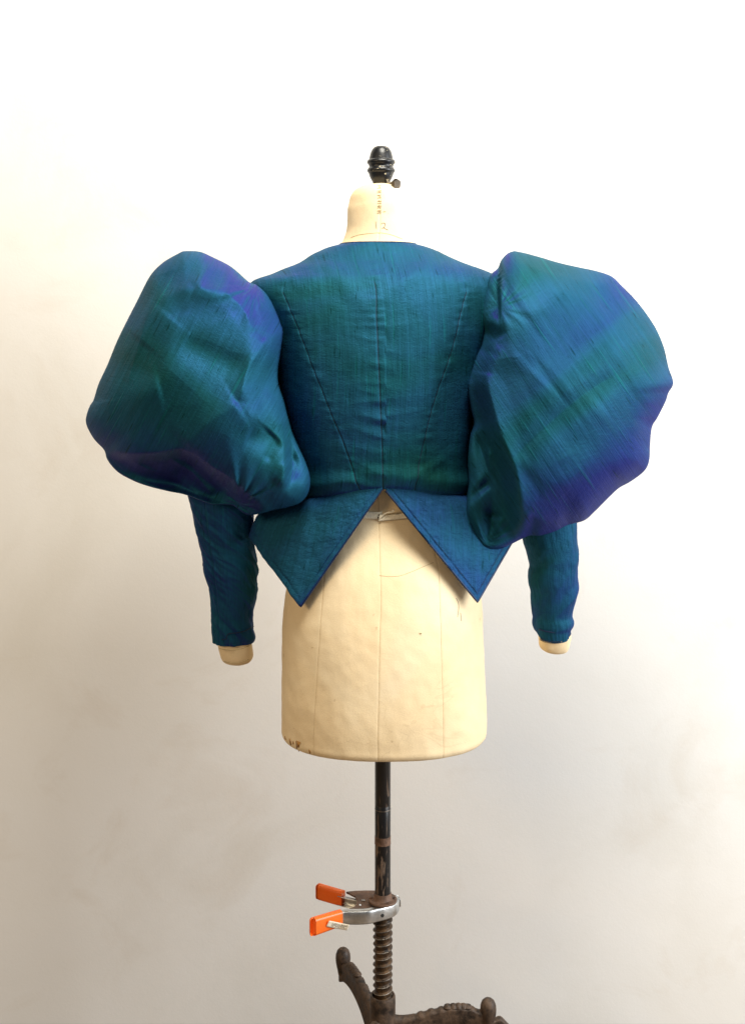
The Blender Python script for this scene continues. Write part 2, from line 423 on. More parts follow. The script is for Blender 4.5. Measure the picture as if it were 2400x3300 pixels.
def lumps(x, y, z, th, d): return 0.0011*noise(x*16, z*13, y*16)+0.0005*noise(x*55, z*50, y*55)
fprof_d.disp = lumps
zt_f = lambda th: 1.30+0*np.asarray(th, float); zb_f = lambda th: zbase+0*np.asarray(th, float)
pi = math.pi
for nm, a, b, n in [('canvas_panel', fs_l, fs_c, 40), ('canvas_panel', fs_c, fs_r, 40), ('canvas_panel', cst(-1.75), fs_l, 40), ('canvas_panel', fs_r, cst(1.75), 40), ('canvas_panel', cst(1.75), cst(2*pi-1.75), 50)]:
    panel(nm, fprof_d, a, b, zb_f, zt_f, M['canvas'], form, n+20, 150, 0, lumps, 0.0004, 0.0010)
for sm_, z_hi in ((fs_c, 1.14), (fs_l, 1.10), (fs_r, 1.10)):
    m = MB(); pts = []
    for z_ in np.linspace(z_hi, zbase+.006, 120):
        z_ = np.array(z_); t_ = np.array(sm_(z_)); x_, y_, _ = fprof_d.pt(t_, z_, 0)
        pts.append([float(q) for q in fprof_d.pt(t_, z_, float(lumps(x_, y_, z_, t_, 0))-.00045)])
    m.tube(pts, .00042, 6); m.build('panel_seam', M['seam_thread'], form)
m = MB(); nn = 64; cap = []
for k in range(nn):
    x, y, z = fprof_d.pt(np.array(2*pi*k/nn), np.array(zbase), -0.0005); cap.append((float(x), float(y), zbase+.0008))
m.v = cap+[(cxb, 0, zbase+.0008)]; m.f = [(k, (k+1) % nn, nn) for k in range(nn)]
m.build('bottom_board', M['canvas'], form)
# neck
z1 = lambda x, y: (1050+x*.24257, 420+y*.24257)
nrows = [(712, 610, 850), (718, 545, 905), (735, 480, 950), (760, 425, 995), (800, 372, 1045), (850, 340, 1080), (900, 320, 1092), (980, 303, 1108), (1050, 292, 1112), (1200, 287, 1120),
         (1320, 270, 1130), (1420, 238, 1142), (1500, 200, 1160), (1600, 120, 1235), (1700, 20, 1340), (1800, -100, 1480)]
nr = []
for y, l, r in nrows:
    pxl, py = z1(l, y); pxr, _ = z1(r, y); a = (pxr-pxl)/2*S
    nr.append((ZC-(py-PYH)*S, ((pxl+pxr)/2-PXC)*S, a, min(a*.93, .058+.25*max(0, a-.06)), min(a*.93, .06)))
nprof = Prof(smooth_rows(nr, 4), 2.0)
ntop = max(q[0] for q in nr)
sn = cst(0.0)
def nw(x, y, z, th, d): return 0.0009*noise(x*40, z*34, y*40)+0.0008*noise(x*12, z*12, y*12+5)
nprof.disp = nw
nc = nprof.hit(*z1(712, 1300))[0]
for a, b in ((cst(nc-pi), cst(nc)), (cst(nc), cst(nc+pi))):
    panel('neck_panel', nprof, a, b, lambda th: ZC-(z1(0, 1790)[1]-PYH)*S+0*th, lambda th: ntop+0*th, M['canvas'], form, 60, 110, 0, nw, 0.0006, 0.001)
m = MB(); m.lathe([(ntop-.001, .0140), (ntop+.0004, .0130), (ntop+.0008, .011)], ((z1(730, 0)[0]-PXC)*S, 0), 40); m.build('neck_cap', M['canvas'], form)
# hand stitches, base seam and the pencilled 12
def on(prof, px, py, off):
    th, z = prof.hit(px, py, off); x, y, z = prof.pt(np.array(th), np.array(z), off)
    o = off+float(prof.disp(x, y, z, th, 1.0)); return Vector([float(q) for q in prof.pt(np.array(th), z, o)])
st = MB()
for i, y in enumerate([735, 768, 800, 826, 862, 893, 930, 960, 996, 1028, 1062, 1094]):
    j = random.uniform(-8, 8)
    st.tube([on(nprof, *z1(x, y+j+(x-710)*-.12), .0006) for x in (684+j*.6, 700, 712, 735+j*.6)], .00045, 5)
    if i % 2 == 0: st.tube([on(nprof, *z1(x, yy), .0006) for x, yy in ((706, y-10), (716, y+22))], .0004, 5)
st.tube([on(nprof, *z1(x, y), .0006) for x, y in ((760, 1078), (782, 1074), (795, 1072))], .0004, 5)
st.build('neck_stitching', M['canvas_thread'], form)
ln = MB(); ln.tube([on(nprof, *z1(x, y), .0002) for x, y in smooth_line([(330, 1420), (420, 1388), (520, 1372), (620, 1363), (705, 1358), (790, 1366), (880, 1388), (1015, 1440)], 4)], .00035, 5)
ln.build('neck_base_seam', M['canvas_thread'], form)
tx = MB(); tx.tube([on(nprof, *z1(x, y), .0003) for x, y in ((664, 1208), (667, 1260), (672, 1302))], .00045, 5)
tx.tube([on(nprof, *z1(x, y), .0003) for x, y in smooth_line([(738, 1240), (755, 1226), (782, 1232), (786, 1258), (768, 1284), (745, 1300), (768, 1292), (795, 1306), (826, 1320)], 4)], .00045, 5)
tx.build('pencilled_number', M['pencil'], form)
# finial and its bolt
fr = [(205, 40), (207, 62), (214, 82), (230, 104), (260, 126), (300, 143), (340, 153), (372, 160), (380, 162), (388, 172), (400, 183), (420, 190), (438, 182), (455, 168), (472, 162), (484, 162), (495, 168), (510, 180), (530, 187),
      (548, 182), (566, 167), (600, 156), (640, 139), (680, 116), (722, 98)]
m = MB(); k1 = .24257*S
m.lathe([(ZC-(z1(0, y)[1]-PYH)*S, r*k1) for y, r in smooth_line(fr, 3)], ((z1(733, 0)[0]-PXC)*S, 0), 56)
fin = m.build('finial', M['black_wood'], form)
m = MB(); p0 = Vector(P(*z1(820, 700), -.012)); p1 = Vector(P(*z1(912, 708), -.022)); ax = (p1-p0).normalized()
rs = []; pts = []
for i in range(31): pts.append(p0+(p1-p0)*i/30); rs.append(.0030+.00035*(i % 2))
m.tube(pts, rs, 12)
m.tube([p1, p1+ax*.0062], .0085, 6); m.build('set_bolt', M['bolt'], form, smooth=False)
# waist tape with pins and a twisted end
def tapestrip(pxs, w, off0, name, tw=0):
    v = []; n = len(pxs)
    for i, (a, b) in enumerate(pxs):
        for j in range(5):
            q = (j/4-.5)*w; o_ = off0+.0006*math.sin(i*.9+j*1.7)*tw
            v.append(on(fprof_d, a*V, (b+q)*V, o_))
    o = mesh_obj(name, v, gridfaces(n, 5), M['tape'], form)
    s = o.modifiers.new('thick', 'SOLIDIFY'); s.thickness = .0007; s.offset = 1
    return o
tape = tapestrip([(a, 1141+.6*math.sin(a*.13)) for a in np.linspace(760, 846, 26)], 16, .0012, 'waist_tape')
tapestrip(smooth_line([(838, 1148), (850, 1147), (866, 1145.5), (890, 1143), (915, 1140), (950, 1137)], 5), 12, .0022, 'waist_tape', .8)
m = MB(); m.tube([on(fprof_d, a*V, b*V, c) for a, b, c in smooth_line([(841, 1148, .003), (848, 1141, .004), (855, 1136, .005), (863, 1134.5, .007), (869, 1133, .009), (872.5, 1129, .010)], 4)], [.0012]*16+[.0018]*4+[.001], 8); m.build('twisted_tape_end', M['tape'], form)
for a, b in ((838.5, 1140), (837, 1146)):
    c = on(fprof_d, a*V, b*V, .003); m = MB(); m.lathe([(0, .0003), (.0004, .0012), (.0012, .0013), (.0016, .0004)], n=10)
    m.v = [(c.x+p[0], c.y-p[2], c.z+p[1]) for p in m.v]; m.build('pin', M['bolt'], form)
# brown glue runs and pencil strokes on the hip
z4 = lambda x, y: (880+x*.12129, 2300+y*.12129)
def blot(pts, name, mat, off=.0004):
    c = np.mean(pts, 0); n = len(pts); v = [on(fprof_d, *c, off)]+[on(fprof_d, *p, off) for p in pts]
    o = mesh_obj(name, v, [(0, 1+i, 1+(i+1) % n) for i in range(n)], mat, form)
    s = o.modifiers.new('thick', 'SOLIDIFY'); s.thickness = .0006; s.offset = 0
for pts in ([(428, 715), (445, 712), (465, 780), (478, 840), (475, 885), (460, 885), (442, 820)], [(515, 790), (530, 782), (545, 815), (547, 860), (532, 870), (518, 845)],
            [(590, 790), (610, 768), (690, 800), (730, 830), (700, 845), (680, 930), (695, 1050), (675, 1060), (660, 950), (640, 930), (630, 990), (610, 980), (605, 880)],
            [(312, 640), (325, 655), (345, 735), (335, 748), (318, 690)], [(950, 995), (962, 1010), (985, 1060), (990, 1110), (975, 1115), (955, 1080), (945, 1040)]):
    blot([z4(p[0], p[1]-45) for p in pts], 'glue_run', M['glue'])
z6 = lambda x, y: (850+x*.48514, 1850+y*.48514)
for pts in ([(1275, 160), (1289, 190), (1292, 225), (1284, 285)], [(1303, 257), (1308, 290), (1309, 312)], ):
    m = MB(); m.tube([on(fprof_d, *z6(*p), .0002) for p in smooth_line(pts, 4)], .0004, 5); m.build('pencil_stroke', M['pencil'], form)
z5 = lambda x, y: (750+x*.54579, 1500+y*.54579)
m = MB(); m.tube([on(fprof_d, *z5(*p), .0001) for p in smooth_line([(865, 650), (920, 656), (985, 652), (1050, 630), (1120, 600), (1185, 572)], 4)], .0003, 5); m.build('pencil_stroke', M['canvas_thread'], form)
for x, y in ((1035, 395), (320, 485)):
    m = MB(); c = on(fprof_d, *z6(x, y), .0004); m.tube([c, c+Vector((.003, 0, 0))], .0008, 6); m.build('thread_snag', M['canvas_thread'], form)
# arms
zA = lambda x, y: (560+x*.28668, 1550+y*.28668)
zB = lambda x, y: (1600+x*.24255, 1600+y*.24255)
def loft(name, rows, mat, parent, nth=64, nv=None, disp=None, uvrot=0, depth=.85, closed_end=False, warp=(0, 0, 1), seam=None, droop=0.0):
    """rows: (py, px_left, px_right, Y) -> tube of elliptical rings"""
    rows = smooth_line(rows, nv or 6); n = len(rows)
    th = np.linspace(-pi, pi, nth, endpoint=False)[None, :]
    A = np.array(rows); py, l, r, Y = [A[:, i][:, None] for i in range(4)]
    k = (D+Y)/D; cx = ((l+r)/2-PXC)*S*k; a = (r-l)/2*S*k; z = ZC-(py-PYH)*S*k
    zz = z+0*th; sn, cs = np.sin(th), np.cos(th)
    dz = 0*zz
    dd = disp(a*sn, -cs*a, zz, th) if disp is not None else 0
    if seam:
        q = np.array(smooth_line(seam, 5)); ps = np.interp(py, q[:, 1], q[:, 0]); xs = (ps-(l+r)/2)*S*k
        dx = a*sn-xs; dd = dd+np.where(cs > 0, -.0019*np.exp(-(dx/.0013)**2)+.0008*np.exp(-((dx-.003)/.002)**2), 0)
    if droop: zz = zz-droop*cs*sst(.93, 1, np.linspace(0, 1, n)[:, None])
    x = cx+(a+dd)*sn; y = Y-(a*depth+dd)*cs
    v = np.stack([x, y, zz], -1).reshape(-1, 3)
    ca, sa = math.cos(uvrot), math.sin(uvrot); uu = th*.06+0*zz
    uv = np.stack([uu*ca-zz*sa, uu*sa+zz*ca], -1).reshape(-1, 2)
    f = gridfaces(n, nth, False, True)
    if closed_end: f.append(tuple(range((n-1)*nth, n*nth)))
    return mesh_obj(name, v, f, mat, parent, uv=uv, warp=warp)
YA = 0.02
def rowsA(L, z, Y=YA): return [(z(0, y)[1], z(l, 0)[0], z(r, 0)[0], Y) for y, l, r in L]
def aw(x, y, z, th): return .0009*noise(x*45, z*45, y*45)+.0005*noise(x*130, z*90, y*130)
loft('arm', [(990, 770, 860, 0.0), (1150, 690, 820, .0), (1450, 650, 780, YA), (1700, 690, 800, YA)]+rowsA([(1300, 520, 830), (1600, 510, 850), (1790, 494, 868), (1900, 508, 886), (1970, 524, 888), (2010, 545, 876), (2040, 580, 850), (2060, 640, 800), (2068, 690, 760)], zA), M['canvas'], form, 48, 7, aw, closed_end=True)
loft('arm', [(990, 1590, 1680, 0.0), (1150, 1580, 1750, .0), (1400, 1492, 1830, YA), (1580, 1494, 1835, YA), (1680, 1690, 1830, YA), (1780, 1725, 1830, YA)]+rowsA([(1300, 560, 950), (1600, 575, 940), (1760, 575, 950), (1860, 556, 985), (1910, 557, 984), (1980, 568, 972), (2030, 600, 952), (2060, 648, 930), (2080, 720, 880), (2088, 770, 830)], zB), M['canvas'], form, 48, 7, aw, closed_end=True)
m = MB()
for zf, pts in ((zA, [(512, 1885), (600, 1902), (700, 1900), (800, 1875), (872, 1836)]), (zA, [(560, 2030), (640, 2046), (740, 2044), (840, 2010)])):
    q = smooth_line(pts, 4); hl, hr = 497, 888
    c = [Vector(P(*zf(*p), YA-.0485*math.sqrt(max(.02, 1-((p[0]-692)/205)**2))-.0002)) for p in q]; m.tube(c, .0005, 5)
m.build('arm_end_seam', M['canvas_thread'], form)
# pole, flange, screw, collar, legs
c0 = (X0, 0)
z7 = lambda x, y: (950+x*.30321, 2750+y*.30321)
ZF = 0.4508
m = MB(); pr = .0127
rows = [(ZF-.002, pr), (ZF+.02, pr), (.55, pr), (.6025, pr), (.603, pr-.0003), (.6035, pr), (.72, pr), (.80, pr)]
m.lathe(rows, c0, 48); m.build('pole', M['black_pole'], form)
zb_ = lambda py: ZC-(py-PYH)*S*(D-.0127)/D
for py0, py1, mt in ((2703, 2731, 'rust'),):
    m = MB(); za, zb2 = zb_(py1), zb_(py0); m.lathe([(za, pr-.001), (za+.0005, pr+.0005), (za+.004, pr+.0003), (zb2-.001, pr+.0003), (zb2, pr-.001)], c0, 48); m.build('worn_band', M[mt], form)
m = MB(); m.lathe([(zb_(2619), pr+.0001), (zb_(2617.5), pr+.0004), (zb_(2616), pr+.0001)], c0, 48, cap=False); m.build('scored_ring', M['thread_edge'], form)
m = MB(); m.lathe([(ZF-.003, .020), (ZF-.0028, .0228), (ZF-.0005, .0232), (ZF+.0005, .0226), (ZF+.0009, .0215), (ZF+.0011, .0164), (ZF+.0026, .0152), (ZF+.009, .0142), (ZF+.0105, .0136), (ZF+.011, .0120)], c0, 56); fl = m.build('flange', M['rust'], form)
for a in (R(178), R(2), R(90)):
    m = MB(); cx, cy = X0+.0192*math.cos(a), .0192*math.sin(a)
    m.lathe([(ZF+.0004, .0031), (ZF+.0016, .0029), (ZF+.0026, .0018), (ZF+.0029, .0003)], (cx, cy), 14); m.build('flange_screw', M['rust'], fl)
# bracket plate with a rivet, under the flange
def on_plane(x, y, Z):
    px, py = z7(x, y); k = (ZC-Z)/((py-PYH)*S); return ((px-PXC)*S*k, D*k-D)
Zp = ZF-.0075
pl = [on_plane(x, y, Zp) for x, y in ((545, 418), (640, 408), (760, 404), (850, 405), (960, 430), (1010, 500), (960, 580), (850, 600), (760, 612), (640, 612), (560, 606), (628, 577), (655, 545), (662, 500), (640, 465), (590, 440))]
m = MB(); n = len(pl); m.v = [(x, y, Zp+.001) for x, y in pl]+[(x, y, Zp-.002) for x, y in pl]
m.f = [tuple(range(n)), tuple(range(2*n-1, n-1, -1))]+[(i, n+i, n+(i+1) % n, (i+1) % n) for i in range(n)]
br = m.build('bracket_plate', M['rust'], form, smooth=False)
rx, ry = on_plane(727, 514, Zp)
m = MB(); m.lathe([(Zp+.0008, .0026), (Zp+.0022, .0026), (Zp+.0026, .0020), (Zp+.0018, .0015), (Zp+.0012, .0005)], (rx, ry), 18); m.build('rivet', M['zinc'], br)
# threaded column
pitch = .01115; ztb, ztt = pitch*26, ZF-.004
nth, nz = 48, 420; th = np.linspace(0, 2*pi, nth, endpoint=False)[None, :]; zz = np.linspace(ztb, ztt, nz)[:, None]
ph = ((zz/pitch-th/(2*pi)) % 1.0)
r = .0128+.0026*np.clip(1-np.abs(ph-.5)/.24, 0, 1)**.6+.0002*noise(zz*300, th*4)
v = np.stack([X0+r*np.cos(th), r*np.sin(th), zz+0*th], -1).reshape(-1, 3)
mesh_obj('screw_column', v, gridfaces(nz, nth, False, True), M['dark_iron'], form)
m = MB(); T = int((ztt-ztb)/pitch*28)
m.tube([(X0+.01525*math.cos(2*pi*(i/28)), .01525*math.sin(2*pi*(i/28)), ztb+pitch*(i/28+.5)) for i in range(T-14)], [.00075+.00035*math.sin(i*.37)*math.sin(i*.113) for i in range(T-14)], 6)
m.build('screw_thread', M['thread_edge'], form)
m = MB(); m.lathe([(0, .118), (.010, .120), (.018, .112), (.026, .07), (.045, .034), (.08, .024), (.12, .0205), (.262, .0205), (.2865, .0206), (.2945, .0203), (.297, .0192), (.2972, .0172), (.2945, .0158), (.288, .0154)], c0, 48); hub = m.build('base_hub', M['cast_iron'], form)
def leg(ang, toe=False):
    u = Vector((math.cos(ang), math.sin(ang), 0)); s = Vector((-u.y, u.x, 0)); o0 = Vector((X0, 0, 0))
    rs = [.012, .03, .05, .075, .10, .125, .150, .170, .180, .190, .200, .208, .212]
    zt = [.262, .2595, .262, .269, .2740, .2760, .272, .262, .256, .258, .249, .240, .232]
    hh = [.085, .066, .048, .038, .034, .032, .031, .030, .026, .022, .020, .015, .004]
    ww = [.010, .0095, .009, .0085, .008, .008, .008, .0085, .008, .0075, .007, .006, .004]
    if not toe: rs, zt, hh, ww = rs[:8]+[.176], zt[:8]+[.262], hh[:8]+[.016], ww[:8]+[.006]
    q = np.array(smooth_line(list(zip(rs, zt, hh, ww)), 6)); v = []; n = len(q)
    for i, (r_, z_, h_, w_) in enumerate(q):
        rib = .0011*(1 if (i//2) % 2 else -1) if .05 < r_ < .155 else 0
        for a, b in ((-.82, -.10), (-.7, .0), (0, .055), (.7, .0), (.82, -.10), (.55, -.5), (.8, -.97), (0, -1.0), (-.8, -.97), (-.55, -.5)):
            zz_ = max(.0, z_+b*h_+(rib if b > -.05 else 0)); v.append(o0+u*r_+s*(a*w_*1.15)+Vector((0, 0, zz_)))
    f = gridfaces(n, 10, False, True)+[tuple(range(10)), tuple(range(n*10-1, n*10-11, -1))]
    L = mesh_obj('leg', v, f, M['cast_iron'], form)
    m = MB(); b0 = o0+u*.170
    m.lathe([(.244, .0085), (.252, .0098), (.258, .0112), (.265, .0126), (.272, .0131), (.279, .0125), (.285, .0102), (.2885, .0065), (.290, .001)], (b0.x, b0.y), 28); m.build('ball_knob', M['cast_iron'], L)
    m = MB()
    for r_, h_ in ((.105, .004), (.114, .005), (.122, .0055), (.130, .005), (.137, .0035)):
        c = o0+u*r_; z_ = .2765
        m.lathe([(z_, .0075), (z_+h_*.6, .006), (z_+h_, .0025)], (c.x, c.y), 10)
    m.build('cast_ornament', M['cast_iron'], L)
leg(R(113.5)); leg(R(0.5), True); leg(R(-123))

# ------------------------------------------------------------------ jacket
jacket = empty('jacket', (X0, 0, 0.97))
tag(jacket, 'iridescent teal and violet silk jacket with huge puffed sleeves on the form', 'jacket')
# bodice
brows = []
for v, l, r, b, f in [(541, 757, 916, .056, .060), (548, 730, 942, .060, .064), (556, 712, 962, .064, .067), (566, 692, 984, .069, .070), (582, 668, 1020, .079, .078), (596, 632, 1060, .089, .086),
                      (608, 604, 1088, .097, .092), (622, 566, 1110, .105, .098), (645, 553, 1122, .114, .105), (680, 566, 1112, .124, .112), (730, 590, 1092, .132, .122), (800, 612, 1066, .136, .135), (880, 628, 1048, .133, .140),
                      (960, 646, 1036, .124, .128), (1030, 660, 1031, .113, .115), (1080, 668, 1033, .106, .108), (1115, 668, 1033, .104, .106), (1140, 668, 1033, .104, .106)]:
    brows.append((vz(v), (vx(l)+vx(r))/2, (vx(r)-vx(l))/2, b, f))
bprof = Prof(smooth_rows(brows), 2.25)
bs_c = seam_from_px(bprof, [(831, 590), (832, 640), (834, 720), (839, 830), (843, 930), (846, 1010), (848, 1083)])
bs_l = seam_from_px(bprof, [(629, 645), (640, 672), (664, 730), (690, 800), (713, 860), (738, 922), (764, 985), (796, 1075)])
bs_r = seam_from_px(bprof, [(1030, 645), (1026, 662), (1013, 710), (996, 780), (972, 850), (950, 922), (934, 990), (916, 1072)])
wz = sorted([bprof.hit(a*V, b*V) for a, b in ((690, 1108), (735, 1103), (790, 1092), (848, 1083), (900, 1087), (960, 1096), (1020, 1101))])
wz = [(-pi, wz[0][1]-.004), (-1.6, wz[0][1]-.003)]+wz+[(1.7, wz[-1][1]-.002), (2*pi, wz[-1][1]-.004)]
def waist(th): return np.interp(th, [q[0] for q in wz], [q[1] for q in wz])
nt = bprof.hit(848*V, 537*V)[1]
def neckline(th): return vz(541)+0*np.asarray(th, float)
def bw(x, y, z, th, d):
    o = .0010*noise(x*22, z*18, y*22)+.0004*noise(x*70, z*60)
    sd = np.where(x > .02, 11.0, 0.0)
    wz_ = z+.02*noise(x*8+sd, z*7)
    hor = ridged(x*7+sd, wz_*38, sd)-.35                      # drag lines across the small of the back
    env = (np.exp(-((x-.01)/.055)**2)+.25*np.exp(-((x-.02)/.12)**2))*sst(1.44, 1.34, z)*np.clip(.55+noise(x*6+sd, z*9, 4), 0, 1.2)
    o = o+.0030*env*hor
    o = o+.0014*np.exp(-(d/.011)**2)*noise(x*5+sd, z*105)*sst(1.50, 1.44, z)       # seam puckers
    vd, _, _ = poly_dist(x, z, [(-.065, 1.465), (-.01, 1.405), (.06, 1.45), (.11, 1.50)])  # V shaped fold under the nape
    o = o+.0018*np.exp(-(vd/.012)**2)
    hz = waist(th); o = o+.006*np.exp(-((z-hz-.022)/.014)**2)-.004*np.exp(-((z-hz)/.005)**2)  # blouses over the waist seam
    vr, _, _ = poly_dist(x, z, [(.105, 1.17), (.05, 1.14)]); o = o+.002*np.exp(-(vr/.008)**2)
    return o
sl = cst(-1.72); sr = cst(1.72)
for nm, a, b, n in (('back_panel', bs_l, bs_c, 90), ('back_panel', bs_c, bs_r, 90), ('side_panel', sl, bs_l, 70), ('side_panel', bs_r, sr, 70), ('front_panel', sr, cst(2*pi-1.72), 70)):
    panel(nm, bprof, a, b, waist, neckline, M['silk_bodice'], jacket, n, 240, .0035, bw, .0015, .0012, zfade=(vz(640), vz(612)))
for sm_, z_hi in ((bs_c, vz(600)), (bs_l, vz(650)), (bs_r, vz(650))):
    m = MB(); pts = []
    zlo = float(waist(sm_(1.11)))+.002
    for z_ in np.linspace(z_hi, zlo, 150):
        z_ = np.array(z_); t_ = np.array(sm_(z_)); x_, y_, _ = bprof.pt(t_, z_, .0035)
        pts.append([float(q) for q in bprof.pt(t_, z_, .0035+float(bw(x_, y_, z_, t_, np.array(0.0)))-.0014)])
    m.tube(pts, .00055, 6); m.build('seam', M['thread'], jacket)
# neckline edge
m = MB(); m.tube([[float(q) for q in bprof.pt(np.array(t), np.array(vz(541)), .0030)] for t in np.linspace(-pi, pi, 120)], .0014, 6); m.build('neckline_edge', M['silk_edge'], jacket)

# peplum tails
PFX, PFY = .60, .42
def pep_pt(th, h, sgn, lift=0.0):
    x, y, _ = bprof.pt(np.array(sgn*th), np.array(waist(sgn*th)), .0005)
    cx = float(bprof.at(waist(sgn*th))[0]); hx = max(h, 0)
    nx, ny = math.sin(th)*sgn, -math.cos(th)
    fl_ = .069*abs(nx)**3*(1-math.exp(-hx/.016))+.20*hx*abs(nx)
    return Vector((float(x)+nx*(fl_+lift), float(y)+ny*(.25*hx+lift), float(waist(sgn*th))+.004-h))
def proj(p):
    k = (D+p[1])/D; return (p[0]/(S*k)+PXC, PYH+(ZC-p[2])/(S*k))
def solve(th, sgn, a, b):
    f = lambda h: (lambda q: (b[0]-a[0])*(q[1]-a[1])-(b[1]-a[1])*(q[0]-a[0]))(proj(pep_pt(th, h, sgn)))
    lo, hi = 1e-4, .40; fl_, fh = f(lo), f(hi)
    if fl_*fh > 0: return .4
    for _ in range(40):
        mi = (lo+hi)/2
        if f(mi)*fl_ > 0: lo = mi
        else: hi = mi
    return (lo+hi)/2
def peplum(sgn, apex, tip, side):
    A, B, C = [(q[0]*V, q[1]*V) for q in (apex, tip, side)]
    h1 = lambda t: solve(t, sgn, A, B); h2 = lambda t: solve(t, sgn, B, C)
    th0 = abs(bprof.hit(*A)[0]) if sgn*(A[0]-848*V) > 0 else 0.0
    th0 = .012
    lo, hi = .1, 1.2
    for _ in range(40):
        mi = (lo+hi)/2
        if h1(mi) < h2(mi): lo = mi
        else: hi = mi
    tt = lo
    ths = list(np.linspace(th0, tt, 70))+list(np.linspace(tt, 1.46, 60))[1:]+list(np.linspace(1.46, 2.9, 50))[1:]
    hs = []; hend = h2(1.46)
    for t in ths:
        hs.append(h1(t) if t <= tt else (h2(t) if t <= 1.46 else hend-(hend-.06)*min(1, (t-1.46)/.9)))
    v = []; uv = []; nv = 60
    for t, hm in zip(ths, hs):
        for j in range(nv):
            h = hm*j/(nv-1)
            nz_ = float(.0016*noise(t*7, h*38, 3+sgn)+.0013*noise(t*2.6, h*9, 7)+.00065*noise(t*16, h*150, 1)+.0004*noise(t*60, h*170, 5))*min(1, h/.02)
            ed = -.0010*math.exp(-(((hm-h)-.011)/.0022)**2)
            p = pep_pt(t, h, sgn, nz_+ed); v.append(p); uv.append((t*.16*sgn+h*.12, -h))
    o = mesh_obj('peplum_panel', v, gridfaces(len(ths), nv), M['silk_crinkled'], jacket, uv=uv, warp=(0, 0, 1))
    s = o.modifiers.new('thick', 'SOLIDIFY'); s.thickness = .0028; s.offset = -1
    m = MB(); m.tube([pep_pt(t, hm, sgn, -.0010) for t, hm in zip(ths, hs)], .0017, 8)
    e = m.build('hem_piping', M['silk_edge'], jacket); 
    m = MB()
    q = [pep_pt(t, max(0, hm-(.014 if t < tt else .012)), sgn, .0002) for t, hm in zip(ths, hs) if hm > .03 and t < 1.5]
    ac = 0
    for a, b in zip(q[:-1], q[1:]):
        Ld = (b-a).length; k = max(1, int(Ld/.0032))
        for i in range(k):
            s0, s1 = i/k, (i+.6)/k; m.tube([a.lerp(b, s0), a.lerp(b, s1)], .00042, 4)
    m.build('topstitching', M['thread'], jacket)
peplum(-1, (845, 1084), (665, 1343), (566, 1207))
peplum(1, (852, 1084), (1058, 1333), (1128, 1212))

